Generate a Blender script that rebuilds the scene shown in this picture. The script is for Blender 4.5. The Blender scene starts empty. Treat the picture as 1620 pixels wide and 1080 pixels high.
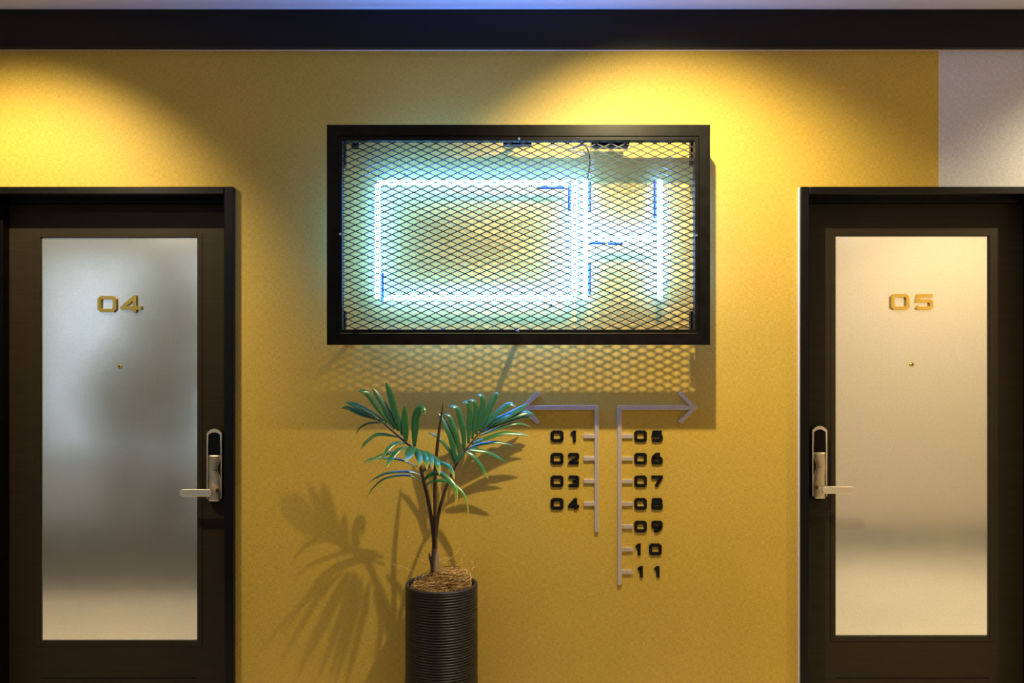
import bpy, bmesh, math, random
from mathutils import Vector, Matrix
random.seed(7)
scn = bpy.context.scene
COL = scn.collection

# ---------------------------------------------------------------- camera
F, D, H = 1400.0, 3.5, 1.52          # focal length in pixels, camera-wall distance, camera height
cd = bpy.data.cameras.new('camera'); cam = bpy.data.objects.new('camera', cd); COL.objects.link(cam)
cam.location = (0, -D, H); cam.rotation_euler = (math.pi/2, 0, 0)
cd.sensor_width = 36; cd.lens = 36*F/1620; cd.clip_start = 0.05
scn.camera = cam

def P(px, py, q=0.0):
    """photo pixel -> point at distance q in front of the yellow wall"""
    d = D - q
    return Vector(((px-810)*d/F, -q, H-(py-540)*d/F))

# ---------------------------------------------------------------- world, exposure
w = bpy.data.worlds.new('world'); scn.world = w; w.use_nodes = True
w.node_tree.nodes['Background'].inputs[0].default_value = (0.75, 0.85, 1.0, 1)
w.node_tree.nodes['Background'].inputs[1].default_value = 0.02
scn.view_settings.view_transform = 'Standard'
scn.view_settings.look = 'None'
scn.view_settings.gamma = 1
scn.view_settings.exposure = 0.0
scn.view_settings.use_curve_mapping = False

# ---------------------------------------------------------------- lights
def spot(name, loc, target, power, col, size, blend, radius):
    l = bpy.data.lights.new(name, 'SPOT'); l.energy = power; l.color = col
    l.spot_size = math.radians(size); l.spot_blend = blend; l.shadow_soft_size = radius
    o = bpy.data.objects.new(name, l); COL.objects.link(o); o.location = loc
    o.rotation_euler = (Vector(target)-Vector(loc)).to_track_quat('-Z', 'Y').to_euler()
    return o
WARM = (1.0, 0.82, 0.43)
def wx(px): return (px-810)*D/F
for lx, ax, pw, sz in ((50, 30, 130, 92), (1000, 1060, 165, 100), (1905, 1890, 120, 100), (-800, -800, 60, 96)):
    loc = (wx(lx), -1.0, 2.705)
    spot('wall_washer_light', loc, (wx(ax), 0, 1.58), pw, WARM, sz, 0.72, 0.018)
for lx, pw in ((-150, 11), (1090, 11)):
    loc = (wx(lx), -2.5, 2.74)
    spot('lobby_ceiling_light', loc, (wx(lx)*0.7, -0.6, 0.2), pw, (1.0, 0.84, 0.64), 130, 0.6, 0.03)
def area(name, loc, target, power, col, sx, sy):
    l = bpy.data.lights.new(name, 'AREA'); l.shape = 'RECTANGLE'; l.size = sx; l.size_y = sy
    l.energy = power; l.color = col
    o = bpy.data.objects.new(name, l); COL.objects.link(o); o.location = loc
    o.rotation_euler = (Vector(target)-Vector(loc)).to_track_quat('-Z', 'Y').to_euler()
    return o
spot('lobby_wall_fill', (3.2, -1.45, 2.74), (3.2, -2.65, 0.9), 150, (1.0, 0.86, 0.60), 120, 0.8, 0.03)  # added spot to brighten the cream wall mirrored in the right door
for fx in (-2.3, 2.3):
    spot('floor_fill_spot', (fx, -1.25, 2.74), (fx, -1.2, 0), 150, (1.0, 0.84, 0.60), 44, 0.5, 0.03)  # added spots to brighten the floor mirrored in the door glass
area('ceiling_fill', (0, -2.3, 2.35), (0, -1.6, 3.2), 5, (1.0, 0.88, 0.74), 5, 0.1)  # added unseen fill, aimed upward to brighten the ceiling
area('lobby_fill', (0.3, -4.6, 2.7), (0, -1.5, 0), 4, (1.0, 0.93, 0.85), 5, 0.6)  # added soft fill light from behind the camera

# ---------------------------------------------------------------- materials
def mat(name, base, rough=0.5, metal=0.0, spec=0.5, noise=None, bump=None, emit=None, coat=0.0, sheen=0.0):
    """noise=(scale xyz, amount)  bump=(scale xyz, strength, distance)"""
    m = bpy.data.materials.new(name); m.use_nodes = True
    nt = m.node_tree; b = nt.nodes['Principled BSDF']
    b.inputs['Base Color'].default_value = (*base, 1)
    b.inputs['Roughness'].default_value = rough
    b.inputs['Metallic'].default_value = metal
    b.inputs['Specular IOR Level'].default_value = spec
    b.inputs['Coat Weight'].default_value = coat
    b.inputs['Sheen Weight'].default_value = sheen
    tc = nt.nodes.new('ShaderNodeTexCoord')
    def nz(scale, detail=3):
        mp = nt.nodes.new('ShaderNodeMapping'); mp.inputs['Scale'].default_value = scale
        n = nt.nodes.new('ShaderNodeTexNoise'); n.inputs['Scale'].default_value = 1; n.inputs['Detail'].default_value = detail
        nt.links.new(tc.outputs['Object'], mp.inputs[0]); nt.links.new(mp.outputs[0], n.inputs['Vector'])
        return n
    if noise:
        n = nz(noise[0]); r = nt.nodes.new('ShaderNodeMapRange')
        r.inputs[1].default_value = 0.3; r.inputs[2].default_value = 0.7
        r.inputs[3].default_value = 1-noise[1]; r.inputs[4].default_value = 1+noise[1]
        mx = nt.nodes.new('ShaderNodeVectorMath'); mx.operation = 'SCALE'; mx.inputs[0].default_value = base
        nt.links.new(n.outputs['Fac'], r.inputs[0]); nt.links.new(r.outputs[0], mx.inputs['Scale'])
        nt.links.new(mx.outputs[0], b.inputs['Base Color'])
    if bump:
        n = nz(bump[0]); bp = nt.nodes.new('ShaderNodeBump')
        bp.inputs['Strength'].default_value = bump[1]; bp.inputs['Distance'].default_value = bump[2]
        nt.links.new(n.outputs['Fac'], bp.inputs['Height']); nt.links.new(bp.outputs[0], b.inputs['Normal'])
    if emit:
        b.inputs['Emission Color'].default_value = (*emit[0], 1); b.inputs['Emission Strength'].default_value = emit[1]
    return m

def fabric(name, base):
    """woven wall covering: crossing threads plus soft mottling"""
    m = bpy.data.materials.new(name); m.use_nodes = True
    nt = m.node_tree; N = nt.nodes.new; L = nt.links.new; b = nt.nodes['Principled BSDF']
    b.inputs['Roughness'].default_value = 0.55; b.inputs['Specular IOR Level'].default_value = 0.35
    tc = N('ShaderNodeTexCoord')
    def n(scale, detail=2):
        mp = N('ShaderNodeMapping'); mp.inputs['Scale'].default_value = scale
        t = N('ShaderNodeTexNoise'); t.inputs['Scale'].default_value = 1; t.inputs['Detail'].default_value = detail
        L(tc.outputs['Object'], mp.inputs[0]); L(mp.outputs[0], t.inputs['Vector']); return t.outputs['Fac']
    def ma(op, a, c):
        x = N('ShaderNodeMath'); x.operation = op
        for i, v in enumerate((a, c)):
            if isinstance(v, (int, float)): x.inputs[i].default_value = v
            else: L(v, x.inputs[i])
        return x.outputs[0]
    h = ma('ADD', n((60, 1, 520)), n((520, 1, 60)))
    big = n((3, 1, 3))
    fac = ma('ADD', ma('MULTIPLY', ma('SUBTRACT', h, 1.0), 0.75), ma('MULTIPLY', ma('SUBTRACT', big, 0.5), 0.16))
    fac = ma('ADD', fac, 1.0)
    mx = N('ShaderNodeVectorMath'); mx.operation = 'SCALE'; mx.inputs[0].default_value = base
    L(fac, mx.inputs['Scale']); L(mx.outputs[0], b.inputs['Base Color'])
    bp = N('ShaderNodeBump'); bp.inputs['Strength'].default_value = 0.35; bp.inputs['Distance'].default_value = 0.0012
    L(h, bp.inputs['Height']); L(bp.outputs[0], b.inputs['Normal'])
    return m

M = {}
M['yellow'] = fabric('yellow_fabric_wallpaper', (0.56, 0.375, 0.058))
M['grey'] = fabric('pale_grey_wallpaper', (0.60, 0.60, 0.70))
M['black_trim'] = mat('black_lacquered_trim', (0.003, 0.003, 0.0035), 0.3, spec=0.22, noise=((30, 30, 30), 0.3))
M['band'] = mat('black_painted_band', (0.003, 0.003, 0.0035), 0.45, spec=0.25, noise=((2, 2, 9), 0.3))
M['door'] = mat('dark_brown_door', (0.026, 0.019, 0.012), 0.4, spec=0.15, noise=((6, 6, 90), 0.12), bump=((400, 400, 400), 0.05, 0.0005))
M['ceiling'] = mat('white_ceiling', (0.78, 0.74, 0.64), 0.8)
M['floor'] = mat('warm_tan_floor', (0.74, 0.65, 0.48), 0.5, noise=((3, 9, 3), 0.1))
M['darkfloor'] = mat('dark_carpet', (0.05, 0.045, 0.04), 0.9)
M['cream'] = mat('cream_wall', (0.72, 0.58, 0.40), 0.7)
M['lobby'] = mat('grey_lobby_wall', (0.30, 0.32, 0.34), 0.7)
M['dark'] = mat('dark_baseboard', (0.02, 0.018, 0.016), 0.5)
M['black_metal'] = mat('black_powder_coated_steel', (0.006, 0.0058, 0.0056), 0.34, spec=0.12, noise=((25, 25, 25), 0.35))
M['mesh'] = mat('dark_expanded_steel', (0.006, 0.006, 0.007), 0.35, spec=0.45)
M['screw'] = mat('bright_screw_steel', (0.7, 0.7, 0.7), 0.25, metal=1)
M['neon'] = mat('lit_neon_glass', (0.9, 0.95, 1.0), 0.3, emit=((0.17, 0.64, 2.85), 39.0))
M['sleeve'] = mat('blue_black_electrode_sleeve', (0.03, 0.04, 0.12), 0.4)
M['clear'] = mat('clear_plastic_clip', (0.85, 0.9, 0.95), 0.15)
M['clear'].node_tree.nodes['Principled BSDF'].inputs['Transmission Weight'].default_value = 0.85
M['cable'] = mat('black_cable', (0.02, 0.02, 0.025), 0.3)
M['steel'] = mat('brushed_steel', (0.72, 0.61, 0.50), 0.38, metal=0.5, noise=((500, 10, 12), 0.12), bump=((900, 20, 20), 0.1, 0.0003))
M['digit'] = mat('black_acrylic_digit', (0.006, 0.006, 0.006), 0.3)
M['brass'] = mat('polished_brass', (0.78, 0.54, 0.13), 0.28, metal=0.95)
M['nickel'] = mat('satin_nickel', (0.66, 0.58, 0.44), 0.36, metal=0.95, noise=((12, 12, 700), 0.06))
M['nickel2'] = mat('pale_satin_lever', (0.80, 0.74, 0.66), 0.38, metal=0.85)
M['gloss'] = mat('black_glossy_window', (0.003, 0.003, 0.003), 0.25, spec=0.15)
M['pot'] = mat('black_ribbed_ceramic', (0.022, 0.018, 0.015), 0.40, noise=((60, 60, 60), 0.4))
M['soil'] = mat('dark_soil', (0.05, 0.03, 0.015), 0.9, noise=((90, 90, 90), 0.5))
M['trunk'] = mat('brown_palm_stem', (0.13, 0.085, 0.06), 0.55, noise=((60, 60, 14), 0.4))
M['petiole'] = mat('dark_brown_petiole', (0.045, 0.022, 0.015), 0.4, noise=((60, 60, 14), 0.3))
M['sheath'] = mat('pale_husk_sheath', (0.33, 0.24, 0.17), 0.6, noise=((100, 100, 20), 0.3))
M['shade_cloth'] = mat('charcoal_bench_fabric', (0.03, 0.03, 0.03), 0.9)
M['sky'] = mat('daylit_window_pane', (0.5, 0.55, 0.6), 0.3, emit=((0.72, 0.86, 1.0), 1.0))
M['foliage'] = mat('deep_green_foliage', (0.015, 0.12, 0.04), 0.6)
M['amber'] = mat('amber_lamp_glass', (1, 0.8, 0.4), 0.3, emit=((1.0, 0.72, 0.32), 14))

def satin(name, tint, metal, rough):
    m = bpy.data.materials.new(name); m.use_nodes = True
    nt = m.node_tree; N = nt.nodes.new; L = nt.links.new; b = nt.nodes['Principled BSDF']
    b.inputs['Metallic'].default_value = metal
    tc = N('ShaderNodeTexCoord'); mp = N('ShaderNodeMapping'); mp.inputs['Scale'].default_value = (260, 1, 170)
    n1 = N('ShaderNodeTexNoise'); n1.inputs['Scale'].default_value = 1; n1.inputs['Detail'].default_value = 4
    L(tc.outputs['Object'], mp.inputs[0]); L(mp.outputs[0], n1.inputs['Vector'])
    n2 = N('ShaderNodeTexNoise'); n2.inputs['Scale'].default_value = 7; n2.inputs['Detail'].default_value = 5
    L(tc.outputs['Object'], n2.inputs['Vector'])
    r = N('ShaderNodeMapRange'); r.inputs[1].default_value = 0.3; r.inputs[2].default_value = 0.7
    r.inputs[3].default_value = 0.90; r.inputs[4].default_value = 1.08
    L(n1.outputs['Fac'], r.inputs[0])
    mx = N('ShaderNodeVectorMath'); mx.operation = 'SCALE'; mx.inputs[0].default_value = tint
    L(r.outputs[0], mx.inputs['Scale']); L(mx.outputs[0], b.inputs['Base Color'])
    r2 = N('ShaderNodeMapRange'); r2.inputs[1].default_value = 0.3; r2.inputs[2].default_value = 0.7
    r2.inputs[3].default_value = rough-0.012; r2.inputs[4].default_value = rough+0.012
    L(n2.outputs['Fac'], r2.inputs[0]); L(r2.outputs[0], b.inputs['Roughness'])
    return m
M['glass'] = satin('frosted_satin_glass', (0.84, 0.85, 0.83), 0.85, 0.15)

def leafmat():
    m = bpy.data.materials.new('palm_leaf_green'); m.use_nodes = True
    nt = m.node_tree; N = nt.nodes.new; L = nt.links.new; b = nt.nodes['Principled BSDF']
    b.inputs['Roughness'].default_value = 0.27; b.inputs['Specular IOR Level'].default_value = 1.0
    at = N('ShaderNodeAttribute'); at.attribute_name = 'leaf'
    sp = N('ShaderNodeSeparateColor'); L(at.outputs['Color'], sp.inputs[0])
    cr = N('ShaderNodeValToRGB'); L(sp.outputs[0], cr.inputs[0])
    e = cr.color_ramp.elements
    e[0].position = 0.0; e[0].color = (0.04, 0.20, 0.045, 1)
    e[1].position = 1.0; e[1].color = (0.75, 0.48, 0.05, 1)
    a = e.new(0.55); a.color = (0.06, 0.30, 0.06, 1)
    a = e.new(0.66); a.color = (0.24, 0.52, 0.05, 1)
    a = e.new(0.78); a.color = (0.72, 0.50, 0.05, 1)
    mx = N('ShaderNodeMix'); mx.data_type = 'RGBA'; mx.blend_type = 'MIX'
    mx.inputs['A'].default_value = (0.055, 0.20, 0.095, 1)  # light painted into the leaves: darker, cooler green where lit is low
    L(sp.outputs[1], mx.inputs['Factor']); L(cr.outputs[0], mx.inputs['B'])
    tc = N('ShaderNodeTexNoise'); tc.inputs['Scale'].default_value = 40
    sc = N('ShaderNodeMapRange'); sc.inputs[3].default_value = 0.75; sc.inputs[4].default_value = 1.25
    L(tc.outputs['Fac'], sc.inputs[0])
    v = N('ShaderNodeVectorMath'); v.operation = 'SCALE'
    L(mx.outputs['Result'], v.inputs[0]); L(sc.outputs[0], v.inputs['Scale'])
    L(v.outputs[0], b.inputs['Base Color'])
    tr = N('ShaderNodeBsdfTranslucent'); L(v.outputs[0], tr.inputs['Color'])
    ms = N('ShaderNodeMixShader'); ms.inputs[0].default_value = 0.35
    out = nt.nodes['Material Output']
    L(b.outputs[0], ms.inputs[1]); L(tr.outputs[0], ms.inputs[2]); L(ms.outputs[0], out.inputs['Surface'])
    return m
M['leaf'] = leafmat()
def fibremat():
    m = mat('coconut_fibre', (0.48, 0.27, 0.08), 0.7)
    nt = m.node_tree; at = nt.nodes.new('ShaderNodeAttribute'); at.attribute_name = 'leaf'
    cr = nt.nodes.new('ShaderNodeValToRGB'); cr.color_ramp.elements[0].color = (0.09, 0.045, 0.012, 1)
    cr.color_ramp.elements[1].color = (1.0, 0.64, 0.18, 1)
    nt.links.new(at.outputs['Fac'], cr.inputs[0]); nt.links.new(cr.outputs[0], nt.nodes['Principled BSDF'].inputs['Base Color'])
    return m
M['fibre'] = fibremat()

# ---------------------------------------------------------------- mesh helpers
def box(bm, x0, x1, y0, y1, z0, z1):
    v = [bm.verts.new((x, y, z)) for x in (x0, x1) for y in (y0, y1) for z in (z0, z1)]
    for f in ((0,1,3,2), (4,6,7,5), (0,4,5,1), (2,3,7,6), (0,2,6,4), (1,5,7,3)):
        bm.faces.new([v[i] for i in f])
def pbox(bm, px0, px1, py0, py1, qf, qb, qr=None):
    """box whose FRONT face (distance qf from the wall) covers the pixel rectangle"""
    a = P(px0, py1, qf); b = P(px1, py0, qf)
    box(bm, a.x, b.x, -qf, -qb, a.z, b.z)
def prism(bm, pts, y0, y1):
    """pts = [(x,z)...] extruded from y0 to y1"""
    a = [bm.verts.new((x, y0, z)) for x, z in pts]; b = [bm.verts.new((x, y1, z)) for x, z in pts]
    bm.faces.new(a); bm.faces.new(b[::-1]); n = len(pts)
    for i in range(n): bm.faces.new((a[i], b[i], b[(i+1) % n], a[(i+1) % n]))
def ribbon(bm, pts, w, y0, y1, closed=False):
    """flat bar of width w that follows the polyline pts=(x,z), mitred, with depth y0..y1"""
    n = len(pts); P2 = [Vector(p) for p in pts]; Ls = []; Rs = []
    for i in range(n):
        d0 = d1 = None
        if closed or i > 0: d0 = (P2[i]-P2[i-1]).normalized()
        if closed or i < n-1: d1 = (P2[(i+1) % n]-P2[i]).normalized()
        if d0 is None: d0 = d1
        if d1 is None: d1 = d0
        t = (d0+d1); t = t.normalized() if t.length > 1e-6 else d1
        nn = Vector((-t.y, t.x)); c = max(0.45, nn.dot(Vector((-d1.y, d1.x))))
        o = nn*(w/2/c); Ls.append(P2[i]+o); Rs.append(P2[i]-o)
    q = [[bm.verts.new((p.x, y, p.y)) for p in S] for S in (Ls, Rs) for y in (y0, y1)]
    L0, L1, R0, R1 = q
    for i in range(n if closed else n-1):
        j = (i+1) % n
        bm.faces.new((L0[i], L0[j], R0[j], R0[i])); bm.faces.new((L1[i], R1[i], R1[j], L1[j]))
        bm.faces.new((L0[i], L1[i], L1[j], L0[j])); bm.faces.new((R0[i], R0[j], R1[j], R1[i]))
    if not closed:
        for i in (0, n-1): bm.faces.new((L0[i], R0[i], R1[i], L1[i]))
def smooth_path(pts, per=6):
    pts = [Vector(p) for p in pts]
    if len(pts) < 3:
        return [pts[0].lerp(pts[1], i/per) for i in range(per+1)]
    ext = [2*pts[0]-pts[1]]+pts+[2*pts[-1]-pts[-2]]; out = []
    for i in range(1, len(ext)-2):
        a, b, c, d = ext[i-1:i+3]
        for k in range(per):
            t = k/per
            out.append(0.5*((2*b)+(c-a)*t+(2*a-5*b+4*c-d)*t*t+(-a+3*b-3*c+d)*t**3))
    out.append(pts[-1]); return out
def tube(bm, pts, rad, seg=10, cap=True):
    n = len(pts); pts = [Vector(p) for p in pts]
    if not hasattr(rad, '__len__'): rad = [rad]*n
    rings = []; up = None
    for i in range(n):
        t = (pts[min(i+1, n-1)]-pts[max(i-1, 0)]).normalized()
        if up is None:
            up = Vector((0, 1, 0)) if abs(t.y) < 0.9 else Vector((0, 0, 1))
        u = (up-t*up.dot(t)).normalized(); v = t.cross(u); up = u
        rings.append([bm.verts.new(pts[i]+rad[i]*(u*math.cos(a)+v*math.sin(a))) for a in [2*math.pi*k/seg for k in range(seg)]])
    for i in range(n-1):
        for k in range(seg):
            bm.faces.new((rings[i][k], rings[i][(k+1) % seg], rings[i+1][(k+1) % seg], rings[i+1][k]))
    if cap: bm.faces.new(rings[0][::-1]); bm.faces.new(rings[-1])
def lathe(bm, prof, cx, cy, seg=64):
    rings = [[bm.verts.new((cx+r*math.cos(2*math.pi*k/seg), cy+r*math.sin(2*math.pi*k/seg), z)) for k in range(seg)] for r, z in prof]
    for a, b in zip(rings, rings[1:]):
        for k in range(seg): bm.faces.new((a[k], a[(k+1) % seg], b[(k+1) % seg], b[k]))
    return rings
def obj(name, bm, m, parent=None, smooth=False, bevel=0.0, kind=None):
    bmesh.ops.recalc_face_normals(bm, faces=bm.faces[:])
    me = bpy.data.meshes.new(name); bm.to_mesh(me); bm.free()
    for k in (m if isinstance(m, (list, tuple)) else [m]): me.materials.append(k)
    if smooth:
        for p in me.polygons: p.use_smooth = True
    o = bpy.data.objects.new(name, me); COL.objects.link(o)
    if bevel:
        b = o.modifiers.new('bevel', 'BEVEL'); b.width = bevel; b.segments = 2; b.limit_method = 'ANGLE'
    if parent:
        o.parent = parent; o.matrix_parent_inverse = Matrix.Translation(-parent.location)
    if kind: o['kind'] = kind
    return o
def B(): return bmesh.new()
def thing(name, label, cat, loc, group=None, kind=None):
    o = bpy.data.objects.new(name, None); COL.objects.link(o); o.location = loc; o.empty_display_size = 0.05
    if label: o['label'] = label
    if cat: o['category'] = cat
    if group: o['group'] = group
    if kind: o['kind'] = kind
    return o
def tag(o, label, cat, group=None):
    o['label'] = label; o['category'] = cat
    if group: o['group'] = group
    return o

# ---------------------------------------------------------------- the setting
PC = 0.03                                    # how far the door casings stand proud
LX0, LX1 = -2.085, P(354, 0, PC).x           # left doorway, clear width
RX0, RX1 = P(1280.5, 0, PC).x, 2.117         # right doorway
ZT = P(0, 307, PC).z                         # clear height
CW_L = P(369, 0, PC).x-LX1; CW_R = RX0-P(1267, 0, PC).x; CT = P(0, 295, PC).z-ZT
CEIL = P(0, 14.5, 0.03).z
g = 0.006
bm = B()
XB = P(1485, 0, 0).x
def wallpieces(bm, a, b):
    segs = [(-6, LX0-g, 0), (LX0-g, LX1+g, ZT+g), (LX1+g, RX0-g, 0), (RX0-g, RX1+g, ZT+g), (RX1+g, 6, 0)]
    for x0, x1, z0 in segs:
        x0 = max(x0, a); x1 = min(x1, b)
        if x1 > x0+1e-5: box(bm, x0, x1, 0, 0.22, z0, CEIL)
wallpieces(bm, -6, XB)
n1 = len(bm.faces)
wallpieces(bm, XB, 6)
bm.faces.ensure_lookup_table()
for i, f in enumerate(bm.faces): f.material_index = 0 if i < n1 else 1
obj('wall_back', bm, [M['yellow'], M['grey']], kind='structure')
bm = B(); box(bm, -6, 6, -7.2, 0.22, -0.1, 0.0); obj('floor', bm, M['floor'], kind='structure')
bm = B(); box(bm, -6, 6, -7.2, 0.22, CEIL, CEIL+0.1); obj('ceiling', bm, M['ceiling'], kind='structure')
bm = B(); box(bm, -6.1, -6, -7.2, 0.22, 0, CEIL); obj('wall_left', bm, M['lobby'], kind='structure')
bm = B(); box(bm, 6, 6.1, -7.2, 0.22, 0, CEIL); obj('wall_right', bm, M['cream'], kind='structure')
bm = B(); box(bm, 1.75, 6, -2.85, -2.65, 0, CEIL); obj('wall_lobby', bm, M['cream'], kind='structure')
bm = B(); box(bm, 1.75, 6, -2.65, -2.632, 0, 0.17); obj('baseboard_lobby', bm, M['dark'], kind='structure')
# far lobby wall with its window opening
WX0, WX1, WZ0, WZ1 = -5.9, -3.0, 0.12, 2.6
bm = B()
box(bm, -6, WX0, -7.3, -7.2, 0, CEIL); box(bm, WX1, 6, -7.3, -7.2, 0, CEIL)
box(bm, WX0, WX1, -7.3, -7.2, 0, WZ0); box(bm, WX0, WX1, -7.3, -7.2, WZ1, CEIL)
obj('wall_front', bm, M['lobby'], kind='structure')
win = thing('window_1', None, None, ((WX0+WX1)/2, -7.25, WZ0), kind='structure')
bm = B(); box(bm, WX0, WX1, -7.28, -7.26, WZ0, WZ1); obj('pane', bm, M['sky'], win)
bm = B(); xm = (WX0+WX1)/2
for a, b, c, d in ((WX0, WX0+0.06, WZ0, WZ1), (WX1-0.06, WX1, WZ0, WZ1), (xm-0.03, xm+0.03, WZ0, WZ1), (WX0, WX1, WZ0, WZ0+0.06), (WX0, WX1, WZ1-0.06, WZ1)):
    box(bm, a, b, -7.26, -7.21, c, d)
obj('window_frame', bm, M['black_trim'], win)
# dark runner on the lobby floor beyond the tan strip
bm = B(); box(bm, -5.5, 1.6, -3.5, -1.5, 0.0, 0.006); obj('trim_4', bm, M['darkfloor'], kind='structure')
# black band under the ceiling
bm = B(); a = P(0, 75, 0.03)
box(bm, -5.99, 5.99, -0.03, 0, a.z, CEIL-0.001); obj('trim_1', bm, M['band'], kind='structure')
bm = B(); box(bm, -5.99, 5.99, -0.004, 0, a.z-0.003, a.z); obj('lit_wall_line', bm, M['cream'], kind='structure')  # cream strip standing in for the bright lit wall edge below the band

def casing(name, x0, x1, cw0, cw1):
    """lining and casing of a doorway (clear opening x0..x1), black lacquer, with a door stop"""
    r = thing(name, None, None, ((x0+x1)/2, 0, 0), kind='structure')
    bm = B(); qf = PC; yb = 0.15
    box(bm, x0-cw0, x0, -qf, 0.0, 0, ZT+CT); box(bm, x1, x1+cw1, -qf, 0.0, 0, ZT+CT)
    box(bm, x0, x1, -qf, 0.0, ZT, ZT+CT)
    obj('casing', bm, M['black_trim'], r, bevel=0.003)
    bm = B()
    box(bm, x0-g+0.0005, x0, 0.0, yb+0.05, 0, ZT); box(bm, x1, x1+g-0.0005, 0.0, yb+0.05, 0, ZT)
    box(bm, x0-g+0.0005, x1+g-0.0005, 0.0, yb+0.05, ZT, ZT+g-0.0005)
    obj('lining', bm, M['black_trim'], r)
    bm = B(); s = 0.012
    box(bm, x0, x0+s, yb-0.045, yb-0.002, 0, ZT-s); box(bm, x1-s, x1, yb-0.045, yb-0.002, 0, ZT-s)
    box(bm, x0, x1, yb-0.045, yb-0.002, ZT-s, ZT)
    obj('door_stop', bm, M['black_trim'], r)
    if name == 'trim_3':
        bm = B(); box(bm, x0-cw0-0.0018, x0-cw0, -0.016, 0.0, 0, ZT+CT); obj('lit_edge_strip', bm, M['ceiling'], r)  # white strip standing in for light on the casing's side face
    return r
casing('trim_2', LX0, LX1, CW_L, CW_L)
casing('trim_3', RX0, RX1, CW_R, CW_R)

# ---------------------------------------------------------------- digits
GL = {
 '0': [([(.12,0),(.88,0),(1,.14),(1,.86),(.88,1),(.12,1),(0,.86),(0,.14)], True)],
 '1': [([(1,-.17),(1,1.17)], False), ([(-.25,.70),(.1,.86),(1,.98)], False)],
 '2': [([(0,.70),(0,.9),(.1,1),(.9,1),(1,.9),(1,.66),(.9,.54),(.12,.14),(.06,0),(1.12,0)], False)],
 '3': [([(0,.86),(.08,1),(.9,1),(1,.9),(1,.6),(.9,.5),(.38,.5)], False), ([(.9,.5),(1,.4),(1,.1),(.9,0),(.08,0),(0,.14)], False)],
 '4': [([(.74,-.17),(.74,1.17)], False), ([(-.13,.2),(1.17,.2)], False), ([(.74,1.04),(.02,.30)], False), ([(.0,.14),(.0,.32)], False)],
 '5': [([(1.08,1),(.12,1),(.03,.56),(.86,.6),(1,.48),(1,.12),(.88,0),(.1,0),(-.03,.1)], False)],
 '6': [([(.86,1.03),(.45,1),(.1,.7),(0,.45),(0,.12),(.1,0),(.9,0),(1,.12),(1,.44),(.9,.56),(.08,.56)], False)],
 '7': [([(0,.78),(0,1),(1.0,1),(.98,.9),(.38,-.1)], False)],
 '8': [([(.1,0),(.9,0),(1,.1),(1,.42),(.9,.52),(.1,.52),(0,.42),(0,.1)], True), ([(.12,.52),(.04,.62),(.04,.9),(.12,1),(.88,1),(.96,.9),(.96,.62),(.88,.52)], False)],
 '9': [([(.14,-.03),(.55,0),(.9,.3),(1,.55),(1,.88),(.9,1),(.1,1),(0,.88),(0,.56),(.1,.44),(.92,.44)], False)],
}
def digit(ch, px0, px1, py0, py1, qf, qb, strokepx, m, parent):
    a = P(px0, py1, qf); b = P(px1, py0, qf); t = strokepx*(D-qf)/F
    x0, x1, z0, z1 = a.x+t/2, b.x-t/2, a.z+t/2, b.z-t/2
    bm = B()
    for k, (pl, cl) in enumerate(GL[ch]):
        e = 0.0002*k
        ribbon(bm, [(x0+u*(x1-x0), z0+v*(z1-z0)) for u, v in pl], t, -qf+e, -qb, cl)
    return obj('digit', bm, m, parent)

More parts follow.
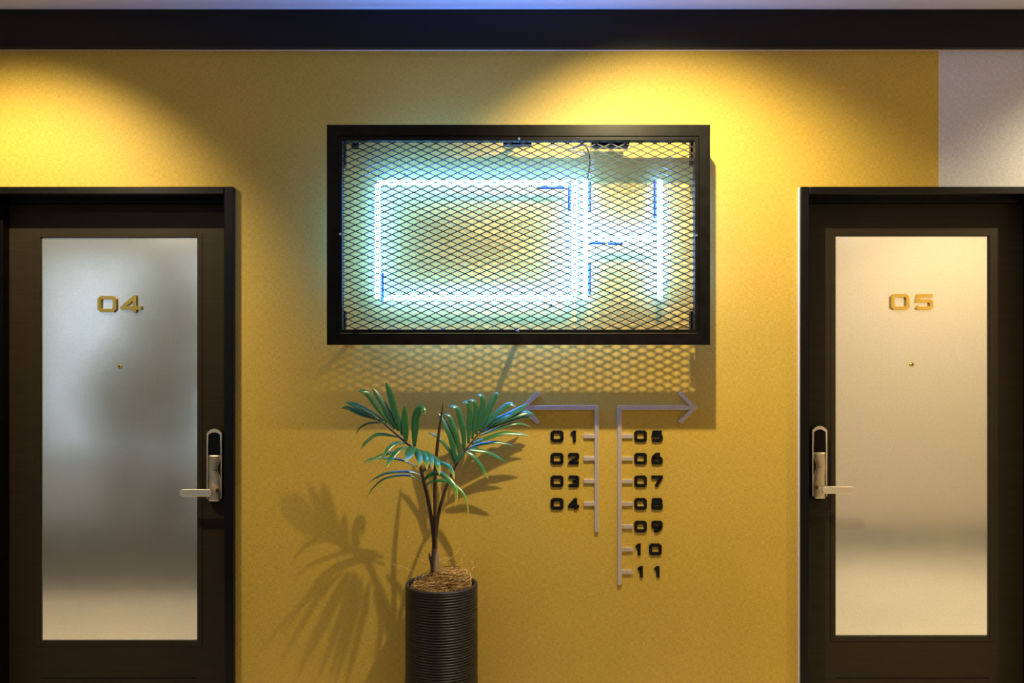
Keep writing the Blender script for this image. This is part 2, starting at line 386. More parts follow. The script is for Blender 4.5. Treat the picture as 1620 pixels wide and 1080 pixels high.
# ---------------------------------------------------------------- doors
DQ = -0.15
def door(name, cx_lock_side, x0, x1, glass, beadw, lockx, s, digits, peep, labels):
    """glass = (px0,px1,py0,py1) on the leaf plane; s=+1 lock at the right edge, -1 at the left"""
    r = thing(name, None, None, ((x0+x1)/2, 0.17, 0), kind='structure')
    gx0, gx1 = P(glass[0], 0, DQ).x, P(glass[1], 0, DQ).x
    gz1, gz0 = P(0, glass[2], DQ).z, P(0, glass[3], DQ).z
    y0, y1 = -DQ, -DQ+0.045
    zl = P(0, 1071, DQ).z
    c = 0.003
    bm = B()
    box(bm, x0+c, gx0, y0, y1, 0.008, ZT-c); box(bm, gx1, x1-c, y0, y1, 0.008, ZT-c)
    box(bm, gx0, gx1, y0, y1, gz1, ZT-c); box(bm, gx0, gx1, y0, y1, zl, gz0)
    box(bm, gx0, gx1, y0+0.004, y1, zl-0.006, zl); box(bm, gx0, gx1, y0, y1, 0.008, zl-0.006)
    obj('door_leaf', bm, M['door'], r)
    bm = B(); box(bm, gx0, gx1, y0+0.008, y0+0.02, gz0, gz1); obj('frosted_glass_panel', bm, M['glass'], r)
    bm = B(); bw = beadw*(D-DQ)/F; e = 0.003
    box(bm, gx0-bw, gx0-0.001, y0-e, y0, gz0-bw, gz1+bw); box(bm, gx1+0.001, gx1+bw, y0-e, y0, gz0-bw, gz1+bw)
    box(bm, gx0-0.001, gx1+0.001, y0-e, y0, gz1+0.001, gz1+bw); box(bm, gx0-0.001, gx1+0.001, y0-e, y0, gz0-bw, gz0-0.001)
    obj('glazing_bead', bm, M['door'], r, bevel=0.001)
    # electronic lock
    lk = thing('electronic_lock', None, None, P(lockx, 737, DQ)); lk.parent = r
    lk.matrix_parent_inverse = Matrix.Translation(-r.location)
    def LP(u, v, q):                      # u: px from plate centre, mirrored; v: photo row of the left door's lock
        p = P(lockx+s*u, v, q); return (p.x, p.z)
    def mk(pts, q0, q1, nm, m, bev=0.0, sm=False):
        bm = B(); prism(bm, [LP(u, v, q0) for u, v in pts], -q0, -q1); o = obj(nm, bm, m, None, bevel=bev)
        o.parent = lk; o.matrix_parent_inverse = Matrix.Translation(-(lk.location)) ; return o
    dy = labels[1]
    arc = [(-11.6+23.2*i/10, 684-6*(1-(i/5-1)**2)+dy) for i in range(11)]
    barc = [(11.6-23.2*i/10, 790.5+6*(1-(i/5-1)**2)+dy) for i in range(11)]
    mk(arc+barc, -0.120, -0.1499, 'back_plate', M['gloss'], 0.001)
    # bright hood and rim round the reader window
    outer = [(-11.6, 789+dy)]+[(-11.8, 721+dy)]+[(-11.8+23.6*i/12, 685-7*(1-(i/6-1)**2)+dy) for i in range(13)]+[(11.8, 721+dy), (11.6, 789+dy)]
    inner = [(-10.6, 789+dy)]+[(-10.2, 721+dy)]+[(-9.4+18.8*i/12, 687.5-4*(1-(i/6-1)**2)+dy) for i in range(13)]+[(10.2, 721+dy), (10.6, 789+dy)]
    bm = B(); A = [LP(u, v, -0.110) for u, v in outer]; I = [LP(u, v, -0.110) for u, v in inner]
    for i in range(len(A)-1):
        prism(bm, [A[i], A[i+1], I[i+1], I[i]], 0.110, 0.121)
    bmesh.ops.remove_doubles(bm, verts=bm.verts[:], dist=1e-5)
    seen = {}
    for f in bm.faces[:]:
        k = tuple(sorted(v.index for v in f.verts))
    o = obj('reader_rim', bm, M['nickel2'], None); o.parent = lk; o.matrix_parent_inverse = Matrix.Translation(-lk.location)
    mk([(-9.3, 720+dy)]+[(-9.3+18.6*i/12, 687.5-3.8*(1-(i/6-1)**2)+dy) for i in range(13)]+[(9.3, 720+dy)], -0.114, -0.1202, 'card_reader_window', M['gloss'])
    # waisted lower cover, bulging: stack of slices in depth
    bm = B(); rows = []
    nv = 28
    for i in range(nv+1):
        v = 720+73*i/nv
        k = math.sin(math.pi*min(1, max(0, (v-722)/40)))
        right = 9.8-4.6*k*k; left = -9.9-1.6*k*k
        if i == nv: right -= 2; left += 2
        q = -0.1095-0.0022*math.sin(math.pi*min(1, (v-720)/44))**2
        rows.append((v+dy, left, right, q))
    grid = []
    for v, l, rr, q in rows:
        line = []
        for j in range(7):
            t = j/6; u = l+(rr-l)*t; qq = q-0.004*(abs(2*t-1)**3)
            x, z = LP(u, v, qq); line.append(bm.verts.new((x, -qq, z)))
        line.insert(0, bm.verts.new((*[LP(l, v, q)[0]], 0.1205, LP(l, v, q)[1])))
        line.append(bm.verts.new((LP(rr, v, q)[0], 0.1205, LP(rr, v, q)[1])))
        grid.append(line)
    for a, b in zip(grid, grid[1:]):
        for j in range(len(a)-1): bm.faces.new((a[j], a[j+1], b[j+1], b[j]))
    bm.faces.new(grid[0]); bm.faces.new(grid[-1][::-1])
    o = obj('lower_cover', bm, M['nickel'], None, smooth=True); o.parent = lk; o.matrix_parent_inverse = Matrix.Translation(-lk.location)
    mk([(-3, 742.8+dy), (4.5, 742.8+dy), (4.5, 743.4+dy), (-3, 743.4+dy)], -0.1105, -0.118, 'keyhole_slot', M['dark'])
    # lever: stem + flat rounded bar
    st = P(lockx+s*6.0, 773.5+dy, -0.113)
    bm = B(); tube(bm, [st, Vector((st.x, 0.078, st.z)), Vector((st.x, 0.066, st.z))], [0.0085, 0.0085, 0.0075], 20)
    o = obj('lever_stem', bm, M['nickel'], None, smooth=False); o.parent = lk; o.matrix_parent_inverse = Matrix.Translation(-lk.location)
    ql = -0.060; hh = 5.9; ua, ub = -55.5+0.0, -3.5
    pts = []
    for i in range(13):
        a = -math.pi/2+math.pi*i/12; pts.append((ub-hh+hh*math.cos(a), 779.7+dy+hh*math.sin(a)))
    for i in range(13):
        a = math.pi/2+math.pi*i/12; pts.append((ua+hh+hh*math.cos(a), 779.7+dy+hh*math.sin(a)))
    bm = B(); prism(bm, [LP(u, v, ql) for u, v in pts], -ql, -ql+0.010)
    o = obj('lever_handle', bm, M['nickel2'], None, bevel=0.0025); o.parent = lk; o.matrix_parent_inverse = Matrix.Translation(-lk.location)
    # peephole
    p = P(peep[0], peep[1], DQ+0.0)
    bm = B(); yy = y0+0.008
    tube(bm, [Vector((p.x, yy, p.z)), Vector((p.x, yy-0.004, p.z)), Vector((p.x, yy-0.006, p.z))], [0.0085, 0.0085, 0.006], 20)
    ph = obj('peephole', bm, M['brass'], r)
    bm = B(); tube(bm, [Vector((p.x, yy-0.0055, p.z)), Vector((p.x, yy-0.0072, p.z))], [0.0035, 0.003], 14)
    o = obj('lens', bm, M['gloss'], None); o.parent = ph
    # brass number plate digits
    nb = thing('door_number', None, None, P(digits[0][1], digits[0][4], DQ)); nb.parent = r
    nb.matrix_parent_inverse = Matrix.Translation(-r.location)
    for ch, a, b, c0, d0 in digits:
        o = digit(ch, a, b, c0, d0, DQ+0.004, DQ-0.0079, 5.2, M['brass'], None)
        o.parent = nb; o.matrix_parent_inverse = Matrix.Translation(-nb.location)
    return r
door('door_1', 0, LX0, LX1, (64.5, 312, 375.5, 1013.5), 8, 338.8, 1,
     [('0', 154, 183.5, 468, 493.5), ('4', 191, 221.5, 468, 493.5)], (188.6, 579.5), ('04', 0.0))
door('door_2', 0, RX0, RX1, (1322, 1564.5, 373.5, 1006), 8, 1297, -1,
     [('0', 1410, 1439, 465, 490), ('5', 1449, 1476.5, 465, 490)], (1443.5, 576.5), ('05', -4.5))

# ---------------------------------------------------------------- directory on the wall
def directory(name, label, xv, xtip, side, ybot, ticks, tick0, tick1):
    """side=-1 arrow to the left, +1 to the right"""
    q = 0.011; w_ = 6.6*(D-q)/F
    root = thing(name, label, 'direction sign', P(xv, ybot, 0))
    def X(px, py): p = P(px, py, q); return (p.x, p.z)
    bm = B(); ribbon(bm, [X(xv, ybot), X(xv, 645), X(xtip-side*5, 645)], w_, -q, 0.0)
    obj('arrow_shaft', bm, M['steel'], root, bevel=0.0006)
    bm = B(); ribbon(bm, [X(xtip-side*26.5, 621.5), X(xtip-side*3, 645), X(xtip-side*26.5, 668.5)], w_, -q-0.0003, 0.0)
    obj('arrow_head', bm, M['steel'], root, bevel=0.0006)
    for y in ticks:
        bm = B(); a = P(tick0, y+3, q-0.002); b = P(tick1, y-3, q-0.002)
        box(bm, a.x, b.x, -q+0.002, 0, a.z, b.z); obj('tick', bm, M['steel'], root, bevel=0.0005)
    return root
YT = [690, 725.5, 761.3, 797, 833, 869, 904.5]
directory('arrow_sign', 'brushed steel arrow sign pointing left, beside numbers 01 to 04', 944, 825, -1, 841.5, YT[:4], 923.5, 941)
directory('arrow_sign', 'brushed steel arrow sign pointing right, beside numbers 05 to 11', 980.3, 1102, 1, 925, YT, 983.3, 1001)
def number(txt, spans, y, label, group):
    r = thing('room_number', label, 'number', P((spans[0][0]+spans[-1][1])/2, y, 0), group)
    for ch, (a, b) in zip(txt, spans):
        digit(ch, a, b, y-9.3, y+9.0, 0.007, 0.0, 4.9, M['digit'], r)
od = ['top', 'second', 'third', 'bottom']
for i, t in enumerate(('01', '02', '03', '04')):
    sp = [(871.3, 891.6), (903, 911.3) if t[1] == '1' else (898.7, 916.5)]
    number(t, sp, YT[i], f'black raised number {t} on the yellow wall, left column, {od[i]} row', 'room numbers beside the left arrow sign')
od = ['top', 'second', 'third', 'fourth', 'fifth', 'sixth', 'bottom']
for i, t in enumerate(('05', '06', '07', '08', '09', '10', '11')):
    sp = [(1003.5, 1023.6), (1030.5, 1048.6)]
    if t == '10': sp = [(1005.8, 1013.7), (1027, 1047)]
    if t == '11': sp = [(1009.3, 1017.2), (1035.5, 1043.5)]
    number(t, sp, YT[i], f'black raised number {t} on the yellow wall, right column, {od[i]} row', 'room numbers beside the right arrow sign')

# ---------------------------------------------------------------- mesh-fronted sign frame
QF, QB = 0.22, 0.165
fr = thing('sign_frame', 'wide black steel frame with diamond mesh, standing off the wall between the doors', 'sign frame', P(820, 545, QB))
fo = [P(517, 545.5, QF), P(1123.5, 197, QF)]; fi = [P(534, 527, QF), P(1106.5, 215, QF)]
def ringbox(bm, o0, o1, i0, i1, y0, y1):
    """mitred rectangular ring"""
    O = [(o0.x, o0.z), (o1.x, o0.z), (o1.x, o1.z), (o0.x, o1.z)]; I = [(i0.x, i0.z), (i1.x, i0.z), (i1.x, i1.z), (i0.x, i1.z)]
    vo = [[bm.verts.new((x, y, z)) for x, z in O] for y in (y0, y1)]; vi = [[bm.verts.new((x, y, z)) for x, z in I] for y in (y0, y1)]
    for k in range(4):
        j = (k+1) % 4
        bm.faces.new((vo[0][k], vo[0][j], vi[0][j], vi[0][k])); bm.faces.new((vo[1][k], vi[1][k], vi[1][j], vo[1][j]))
        bm.faces.new((vo[0][k], vo[1][k], vo[1][j], vo[0][j])); bm.faces.new((vi[0][k], vi[0][j], vi[1][j], vi[1][k]))
bm = B(); ringbox(bm, fo[0], fo[1], fi[0], fi[1], -QF, -QB); obj('outer_frame', bm, M['black_metal'], fr, bevel=0.0012)
m0, m1 = P(541, 521, QF-0.003), P(1099.5, 222, QF-0.003)
bm = B(); e = 0.0012
a0 = fi[0]+Vector((e, 0, e)); a1 = fi[1]-Vector((e, 0, e))
ringbox(bm, a0, a1, m0, m1, -QF+0.003, -QB-0.012); obj('mesh_frame', bm, M['black_metal'], fr, bevel=0.0012)
# expanded metal
qm = QF-0.022
def X2(px, py): p = P(px, py, qm); return Vector((p.x, p.z))
pw, ph = 23.12*(D-qm)/F, 10.30*(D-qm)/F
o_ = X2(596.9, 278.3)
x0, x1, z0, z1 = m0.x-0.004, m1.x+0.004, m0.z-0.004, m1.z+0.004
bm = B()
def clipline(p, d):
    t0, t1 = -10, 10
    for k, (lo, hi) in enumerate(((x0, x1), (z0, z1))):
        a, b = (lo-p[k])/d[k], (hi-p[k])/d[k]
        t0 = max(t0, min(a, b)); t1 = min(t1, max(a, b))
    return (p+d*t0, p+d*t1) if t1-t0 > 0.01 else None
for sgn in (1, -1):
    dv = Vector((pw, sgn*ph)).normalized()
    for k in range(-70, 70):
        s_ = clipline(o_+Vector((k*pw, 0)), dv)
        if s_:
            ribbon(bm, [tuple(s_[0]), tuple(s_[1])], 0.0034, -qm-(0.0003 if sgn > 0 else 0), -qm+0.003)
nx = int((x1-x0)/pw)+2; nz_ = int((z1-z0)/ph)+2
for i in range(-nx, nx+1):
    for j in range(-2*nz_, 2*nz_+1):
        c = o_+Vector(((i+0.5*(j % 2))*pw, j*0.5*ph))
        if x0+0.003 < c.x < x1-0.003 and z0+0.002 < c.y < z1-0.002:
            r_ = 0.006; prism(bm, [(c.x-r_, c.y), (c.x, c.y+0.0022), (c.x+r_, c.y), (c.x, c.y-0.0022)], -qm-0.0006, -qm+0.0032)
obj('expanded_mesh', bm, M['mesh'], fr)
for (px, py) in ((821, 219), (1102, 372), (819.5, 523.5), (538, 370)):
    p = P(px, py, QF); bm = B()
    tube(bm, [Vector((p.x, -QF+0.003, p.z)), Vector((p.x, -QF-0.001, p.z)), Vector((p.x, -QF-0.004, p.z))], [0.0055, 0.0055, 0.003], 12)
    obj('screw', bm, M['screw'], fr)
for (px, py) in ((548, 532), (820, 535), (548, 210), (820, 207), (1120, 372)):
    p = P(px, py, QF-0.03); bm = B()
    box(bm, p.x-0.009, p.x+0.009, -QB, 0, p.z-0.006, p.z+0.006)
    box(bm, p.x-0.013, p.x+0.013, -0.004, 0, p.z-0.02, p.z+0.02)
    obj('wall_bracket', bm, M['black_metal'], fr)
for (px, y0_, y1_) in ((543.5, 492, 524), (1095, 492, 524), (543.5, 219, 262), (1095, 219, 262)):
    bm = B(); pbox(bm, px-2.5, px+2.5, y0_, y1_, QB-0.001, QB-0.03); obj('corner_bracket', bm, M['black_metal'], fr)
bm = B(); pbox(bm, 796, 841, 210, 228.5, QB-0.003, QB-0.05); obj('junction_box', bm, M['black_metal'], fr, bevel=0.002)

tr = tag(obj('transformer', (lambda b: (pbox(b, 936, 996, 206, 231, 0.158, 0.10), b)[1])(B()), M['black_metal'], bevel=0.004),
         'small black power box tucked behind the top bar of the mesh sign frame', 'power box')

# ---------------------------------------------------------------- neon tubes
QN = 0.075; RN = 0.0105
ns = thing('neon_sign', 'lit cool white neon tube sign glowing behind the diamond mesh', 'neon sign', P(820, 475, QN))
def ntube(pts, q=QN, r=RN):
    p3 = [P(x, y, q) for x, y in pts]; path = [p3[0]]
    for i in range(1, len(p3)-1):
        a, b, c = p3[i-1], p3[i], p3[i+1]; rr = 0.022
        s_ = b+(a-b).normalized()*rr; e_ = b+(c-b).normalized()*rr
        for k in range(7):
            t = k/6; path.append((1-t)**2*s_+2*t*(1-t)*b+t*t*e_)
    path.append(p3[-1]); bm = B(); tube(bm, path, r, 12); obj('neon_tube', bm, M['neon'], ns, smooth=True)
ntube([(597.5, 473), (597.5, 288.5), (899, 289.5)])
ntube([(608, 471), (909, 471), (909, 284)])
ntube([(925.5, 474), (925.5, 284)])
ntube([(937, 377.5), (1032, 377.5)])
ntube([(1044, 473), (1044, 284)])
for pts in ([(604.5, 432), (604.5, 476)], [(850, 296.5), (893, 296.5)], [(901, 292), (901, 334)], [(932.5, 288), (932.5, 335)],
            [(1036.5, 284), (1036.5, 345)], [(932, 384), (957, 384)], [(962, 385), (985, 385)], [(932.3, 415), (932.3, 466)]):
    bm = B(); tube(bm, [P(x, y, QN-0.012) for x, y in pts], 0.0065, 10); obj('electrode_sleeve', bm, M['sleeve'], ns)
for (x, y) in ((641, 276), (862, 277), (645, 481), (872, 482), (1054, 448), (1053, 320), (590, 330), (917, 400), (1000, 370)):
    p = P(x, y, 0.06); c = 1 if y < 300 else -1
    bm = B(); tube(bm, [Vector((p.x, 0, p.z)), Vector((p.x, -0.072, p.z))], 0.004, 8); obj('tube_support', bm, M['clear'], ns)
for k, off in enumerate((0, 5)):
    bm = B(); tube(bm, smooth_path([P(905-off, 236, .12), P(922+off, 229, .13), P(931+off, 240, .13), P(933+off, 262, .12), P(929+off, 283, .10)], 8), 0.0028, 8)
    obj('cable', bm, M['cable'] if k == 0 else M['clear'], ns, smooth=True)
bm = B(); tube(bm, smooth_path([P(866, 232, .12), P(884, 229, .12), P(901, 238, .11), P(925, 243, .11)], 8), 0.005, 10); obj('cable', bm, M['clear'], ns, smooth=True)

# ---------------------------------------------------------------- potted palm
QP = 0.18; k_ = (D-QP)/F
PX, PZ = P(698.5, 0, QP).x, 0.615
palm = thing('potted_palm', 'young feather-leaved palm in a tall black ribbed cylinder pot below the mesh sign', 'potted plant', (PX, -QP, 0))
R0 = 0.1355
prof = [(0.0, 0.001), (R0-0.006, 0.001), (R0+0.001, 0.006), (R0+0.001, 0.262), (R0-0.002, 0.264)]
z = 0.266; pitch = 0.0100
while z < 0.598:
    prof += [(R0-0.0045, z), (R0-0.0045, z+0.0050), (R0-0.0008, z+0.0058), (R0, z+0.0072), (R0-0.0012, z+0.0088), (R0-0.0045, z+0.0098)]
    z += pitch
prof += [(R0-0.003, z), (R0, z+0.004), (R0, PZ-0.003), (R0-0.003, PZ), (R0-0.010, PZ), (R0-0.013, PZ-0.004), (R0-0.015, PZ-0.06), (R0-0.02, PZ-0.07)]
bm = B(); lathe(bm, prof, PX, -QP, 96)
obj('pot', bm, M['pot'], palm, smooth=True)
bm = B(); lathe(bm, [(0.0, PZ-0.052), (0.07, PZ-0.055), (R0-0.018, PZ-0.06), (R0-0.018, PZ-0.07), (0, PZ-0.07)], PX, -QP, 48); obj('soil', bm, M['soil'], palm, smooth=True)

def colattr(bm):
    return bm.verts.layers.float_color.new('leaf')
# coconut fibre mulch: a heap of fine curled strands
bm = B(); cl = colattr(bm)
def hgt(x, y):
    d = math.hypot(x, y)/(R0-0.02)
    return (PZ-0.008)+0.030*(1-d*d)+0.014*math.sin(23*x+1)*math.cos(31*y)+0.028*math.exp(-((x-0.035)**2+(y+0.01)**2)/0.0022)
for n_ in range(1500):
    a = random.uniform(0, 2*math.pi); r = (R0-0.024)*math.sqrt(random.random()); cx, cy = r*math.cos(a), r*math.sin(a)
    rad = random.uniform(0.010, 0.038); ph0 = random.uniform(0, 6.28); arcn = random.uniform(1.5, 5)
    tilt = random.uniform(-1.0, 1.0); hz = hgt(cx, cy)-random.random()**0.7*0.022; pts = []
    ez = random.uniform(0.2, 1)
    for i in range(8):
        t = ph0+arcn*i/7; rr = rad*(1+0.3*math.sin(3*t)); x = cx+rr*math.cos(t); y = cy+rr*math.sin(t)
        d = math.hypot(x, y)
        if d > R0-0.022: x *= (R0-0.022)/d; y *= (R0-0.022)/d
        pts.append(Vector((PX+x, -QP+y, hz+rad*tilt*math.sin(t)*ez+random.uniform(-.0015, .0015))))
    n0 = len(bm.verts); tube(bm, pts, random.uniform(0.0006, 0.0015), 3, cap=False); bm.verts.ensure_lookup_table()
    c = random.random()
    for v in bm.verts[n0:]: v[cl] = (c, c, c, 1)
for pl in ([(655, 905, .2), (640, 897, .22), (622, 892, .24)], [(672, 888, .2), (660, 883, .18), (650, 878, .17)], [(715, 882, .15), (722, 874, .14), (728, 866, .13)],
           [(722, 893, .2), (738, 888, .22), (748, 889, .24), (747, 903, .25)], [(690, 888, .16), (704, 882, .14), (714, 882, .13), (716, 890, .12)],
           [(742, 900, .15), (757, 896, .14), (758, 905, .14)], [(700, 890, .2), (712, 884, .19), (703, 883, .18)], [(730, 890, .14), (729, 882, .13)]):
    n0 = len(bm.verts); tube(bm, smooth_path([P(*p) for p in pl], 5), 0.0007, 4, cap=False); bm.verts.ensure_lookup_table()
    for v in bm.verts[n0:]: v[cl] = (.8, .8, .8, 1)
o = obj('coconut_fibre', bm, M['fibre'], palm); o['kind'] = 'stuff'

# trunk and sheaths
def ppath(pl, per=6): return smooth_path([P(*p) for p in pl], per)
def lerp_rad(n, rs):
    out = []
    for i in range(n):
        t = i/(n-1)*(len(rs)-1); a = int(min(t, len(rs)-2)); out.append((rs[a]+(rs[a+1]-rs[a])*(t-a))*k_)
    return out
bm = B(); pth = ppath([(686.5, 922, .18), (686.5, 905, .18), (687, 885, .18), (688, 862, .18), (688, 845, .18)])
tube(bm, pth, lerp_rad(len(pth), [6, 6, 5.5, 4.6, 3.0]), 14); obj('trunk', bm, M['trunk'], palm, smooth=True)
bm = B(); pth = ppath([(689.5, 908, .188), (690.3, 893, .188), (691.5, 878, .186), (692.2, 866, .183)])
tube(bm, pth, lerp_rad(len(pth), [4.2, 4.0, 2.6, 0.3]), 12); obj('husk', bm, M['sheath'], palm, smooth=True)
bm = B(); pth = ppath([(685, 905, .19), (682.5, 890, .192), (680, 881, .193), (678.6, 873, .193)])
tube(bm, pth, lerp_rad(len(pth), [2.4, 2.6, 2.0, 0.3]), 10); obj('husk', bm, M['petiole'], palm, smooth=True)

def leaflet(bm, cl, pl, wpx, tipy=0.0, lit=1.0, fold=0.42, face=0.0):
    """curved strap leaf through (px,py,q) points; wpx = widest width in photo pixels"""
    pts = ppath(pl, 7); n = len(pts); L_ = 0
    W = wpx*k_/2*1.12
    view = Vector((0, -1, 0))
    prev = None
    for i, p in enumerate(pts):
        t = i/(n-1)
        tan = (pts[min(i+1, n-1)]-pts[max(i-1, 0)]).normalized()
        side = tan.cross(Vector((0, -1, 0.65+face)).normalized()).normalized()
        nrm = side.cross(tan).normalized()
        if nrm.y > 0: nrm = -nrm
        prof = min(1, 0.42+t*2.6)*(max(0.0, 1-max(0, (t-0.45)/0.55)**2.4))
        w_ = max(W*prof, 0.0002)
        a = bm.verts.new(p-side*w_-nrm*0.0); c = bm.verts.new(p-nrm*(w_*fold*1.0)); b = bm.verts.new(p+side*w_)
        tv = max(0.0, t-(0.0))*tipy
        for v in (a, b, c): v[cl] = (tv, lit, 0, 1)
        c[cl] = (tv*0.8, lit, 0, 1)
        if prev:
            bm.faces.new((prev[0], prev[1], c, a)); bm.faces.new((prev[1], prev[2], b, c))
        prev = (a, c, b)

def frond(leaves, petiole, rads):
    bm = B(); cl = colattr(bm)
    for L_ in leaves: leaflet(bm, cl, *L_)
    fr_ = obj('frond', bm, M['leaf'], palm, smooth=True)
    sol = fr_.modifiers.new('thickness', 'SOLIDIFY'); sol.thickness = 0.0005; sol.offset = 0
    for pet, rad in zip(petiole, rads):
        bm = B(); pth = ppath(pet); tube(bm, pth, lerp_rad(len(pth), rad), 10)
        o = obj('petiole', bm, M['petiole'], None, smooth=True); o.parent = fr_
    return fr_
def dq(pts, q0, q1):
    n = len(pts); return [(x, y, q0+(q1-q0)*i/(n-1)) for i, (x, y) in enumerate(pts)]
F1 = [
 (dq([(655.5,706),(656.5,680),(658,658),(664,646),(670,648),(673.5,658)], 0.235, 0.255), 10.5, .75, .5),
 (dq([(642.5,698),(641,680),(640,658),(639.5,641)], 0.235, 0.235), 9.5, .5, .8),
 (dq([(637,688),(624,647.5),(616.8,621),(609.5,603.4)], 0.235, 0.235), 9.5, .55, .3),
 (dq([(630.5,681),(612.6,649.6),(598,626.5),(588,612)], 0.235, 0.225), 8.5, .55, .3),
 (dq([(625,678),(600,647.5),(582,623),(574,618.6),(566,618.6)], 0.235, 0.245), 8, .6, .6),
 (dq([(611,669),(580,650.6),(562,641),(545,634.5)], 0.240, 0.215), 9, .7, .6),
 (dq([(600,664),(571.7,654.5),(554,646.5),(546,644),(539,646.5)], 0.235, 0.195), 6.5, .8, .3),
 (dq([(600,663),(574,648),(553,639)], 0.245, 0.230), 6, .3, .2),
 (dq([(603,668),(590,668.5),(580,670),(569,677),(562,688)], 0.220, 0.145), 3.5, .6, .4),
 (dq([(629,691),(608.5,687),(594,688),(580,698),(574,705),(570.5,712)], 0.220, 0.230), 5, .85, .8),
 (dq([(641,701),(627,701),(616.7,707),(609,717),(599,732)], 0.245, 0.320), 6, .9, .9),
 (dq([(644,707),(631,711.5),(621,722),(615,730),(611,741)], 0.250, 0.340), 7, .85, 1),
 (dq([(632,711),(620,716),(607,719),(591.5,726),(580,737)], 0.245, 0.330), 5, .9, 1),
 (dq([(661,738),(633.5,727),(607,724.6),(586,726),(570.5,735)], 0.180, 0.230), 3.5, .8, .5),
 (dq([(652,705),(650,712),(646,720),(641,732)], 0.250, 0.360), 13, .95, 1),
 (dq([(657,709),(662,717),(664,727),(662,741)], 0.250, 0.350), 8.5, .98, 1),
 (dq([(662,712),(670,718),(674.5,728),(675,744)], 0.250, 0.355), 8.5, .98, 1),
 (dq([(668,714),(678,719),(682.5,728),(683.3,744)], 0.250, 0.360), 8, .98, 1),
 (dq([(678,719),(687,725),(692,734),(695.3,752)], 0.250, 0.360), 8, .98, 1),
 (dq([(688,727),(697,732),(709,736.5),(716,747),(719,759)], 0.240, 0.340), 6, .98, 1),
 (dq([(667,752),(653,747),(638.7,746),(612.5,748),(594.6,755.6),(580,766)], 0.170, 0.200), 4, .3, .2),
 (dq([(669,763),(649,752.4),(628,752.4),(607,757.6),(591.5,770),(579,788)], 0.170, 0.200), 3.2, .7, .4),
 (dq([(668,747),(674,740),(681,736),(690,733)], 0.220, 0.280), 5, .3, .2),
 (dq([(671,760),(678,752),(688,748.5),(699.5,750),(712,759.7),(720.5,773),(722,789),(720,803)], 0.220, 0.310), 7, .98, 1),
 (dq([(673,769),(681,762),(696.4,759.7),(709,762),(721.7,769),(734,783),(740,802),(740,822)], 0.180, 0.270), 4.6, .98, 1),
]
frond(F1, [dq([(687.5,872),(684,830),(677,790),(671,765),(664.5,737),(655,712),(641,699),(619,680),(598,662),(572,647)], 0.182, 0.245), dq([(656,711),(668,715),(680,720),(692,729)], 0.245, 0.285)],
      [[3.4, 3.2, 2.9, 2.6, 2.4, 2.2, 1.8, 1.4, 1.1, .7], [1.8, 1.4, 1.1, .7]])
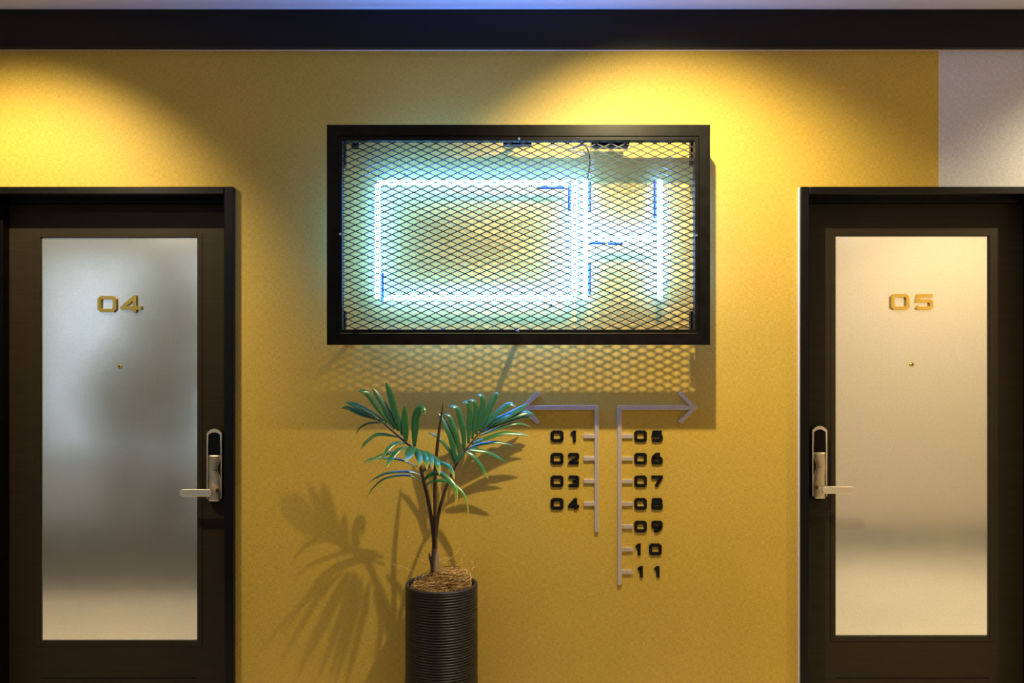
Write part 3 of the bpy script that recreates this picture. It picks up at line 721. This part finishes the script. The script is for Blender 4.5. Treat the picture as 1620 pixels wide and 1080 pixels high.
F2 = [
 (dq([(719.5,734),(716,724),(710.5,712),(696.7,695),(687,688),(678,685)], .16, .14), 5, .5, .5),
 (dq([(721.5,731),(713,689.5),(701.5,666),(693,652.7)], .16, .13), 9, .5, .35),
 (dq([(727,721),(722.5,689.5),(716,670.5),(710,658),(701.5,655)], .155, .14), 7.5, .6, .35),
 (dq([(734.5,712),(733,684),(729,663),(723.6,647),(717,643),(708,644)], .15, .15), 8.5, .5, .35),
 (dq([(741,701),(742.5,673.7),(743.5,650),(740,637),(730,637.5)], .145, .14), 8, .5, .35),
 (dq([(747,694),(751.4,663),(753,642),(748,633.5),(739,634.5)], .14, .14), 7, .5, .35),
 (dq([(753,687),(759,660),(764.5,637),(761.5,626),(753,625.4)], .135, .13), 8.5, .5, .3),
 (dq([(758,682),(769.7,656),(779,635),(785.5,623.5),(790,628)], .13, .12), 9, .5, .35),
 (dq([(763,678),(779,660),(795,646.4),(806.5,639),(817,644.5)], .125, .12), 9, .5, .35),
 (dq([(766,676),(784.4,664),(802,654)], .125, .11), 7, .6, .5),
 (dq([(769,675),(790,664),(816,650),(838,637)], .12, .09), 10, .5, .35),
 (dq([(772,673),(795,663.5),(821,655),(836,652.7),(846,656.5)], .12, .08), 9, .5, .35),
 (dq([(759,684.5),(784.4,671.5),(810.7,663),(829.6,658.5),(843,663)], .12, .08), 6.5, .7, .5),
 (dq([(758,689.4),(784.4,679),(810.7,670.5),(826.4,670.5),(842,676)], .12, .08), 4.5, .8, .6),
 (dq([(745.6,702),(774,691.5),(795,685.5),(821,686.3),(839,690.5)], .13, .1), 6.5, .85, .8),
 (dq([(738,711),(750,706),(763,702),(784,699.4),(802,702),(815,707)], .13, .1), 5, .6, .7),
 (dq([(742,711),(756,712.5),(770,714.7),(787,723),(803,732.5)], .14, .12), 6, .6, .8),
 (dq([(736,714),(746.7,720),(759,734),(766,746.7),(773,758)], .17, .19), 6, .9, .8),
 (dq([(722,731),(727,722),(735,714.5)], .17, .17), 8, .2, .3),
]
frond(F2, [dq([(688.5,868),(690,840),(696,803),(708,765),(720,738),(730,722),(741,706),(753,691),(765,679),(785,668)], .182, .12)],
      [[3.2, 3.0, 2.7, 2.3, 2.0, 1.7, 1.4, 1.2, 1.0, .6]])
bm = B(); pth = ppath(dq([(688,868),(688,819),(688.5,749),(692.5,700),(697,665),(701.3,636)], .186, .20))
tube(bm, pth, lerp_rad(len(pth), [2.6, 2.6, 2.9, 2.6, 1.9, .7]), 10); obj('spear_leaf', bm, M['petiole'], palm, smooth=True)

# ---------------------------------------------------------------- lobby behind the camera (seen only as blur in the door glass)
def shrub(x, y, h, r, n, label):
    t = thing('indoor_shrub', label, 'plant', (x, y, 0), 'shrubs in the lobby')
    bm = B(); lathe(bm, [(0.0, 0.007), (r*0.35, 0.007), (r*0.45, 0.35), (r*0.40, 0.35), (r*0.38, 0.30), (0, 0.30)], x, y, 20); obj('pot', bm, M['pot'], t)
    bm = B(); tube(bm, [(x, y, 0.3), (x+0.03, y, h*0.6), (x, y, h*0.8)], 0.02, 8); obj('stem', bm, M['trunk'], t)
    bm = B()
    for i in range(n):
        d = Vector((random.gauss(0, 1), random.gauss(0, 1), random.gauss(0, 1))).normalized()*random.random()**0.4
        c = Vector((x+d.x*r, y+d.y*r, 0.42+(h-0.42)/2+d.z*(h-0.42)/2)); u = Vector((random.gauss(0, 1), random.gauss(0, 1), random.gauss(0, 1))).normalized(); v = u.orthogonal().normalized()
        a = 0.11; vs = [bm.verts.new(c+k) for k in (-u*a, v*a*0.35, u*a, -v*a*0.35)]; bm.faces.new(vs)
    obj('foliage', bm, M['foliage'], t)
shrub(-2.95, -3.9, 2.25, 0.50, 620, 'leafy green shrub in a dark pot nearest the arrow wall, behind the camera')
shrub(-3.75, -4.7, 1.5, 0.42, 360, 'shorter leafy shrub in a dark pot by the lobby window, behind the camera')
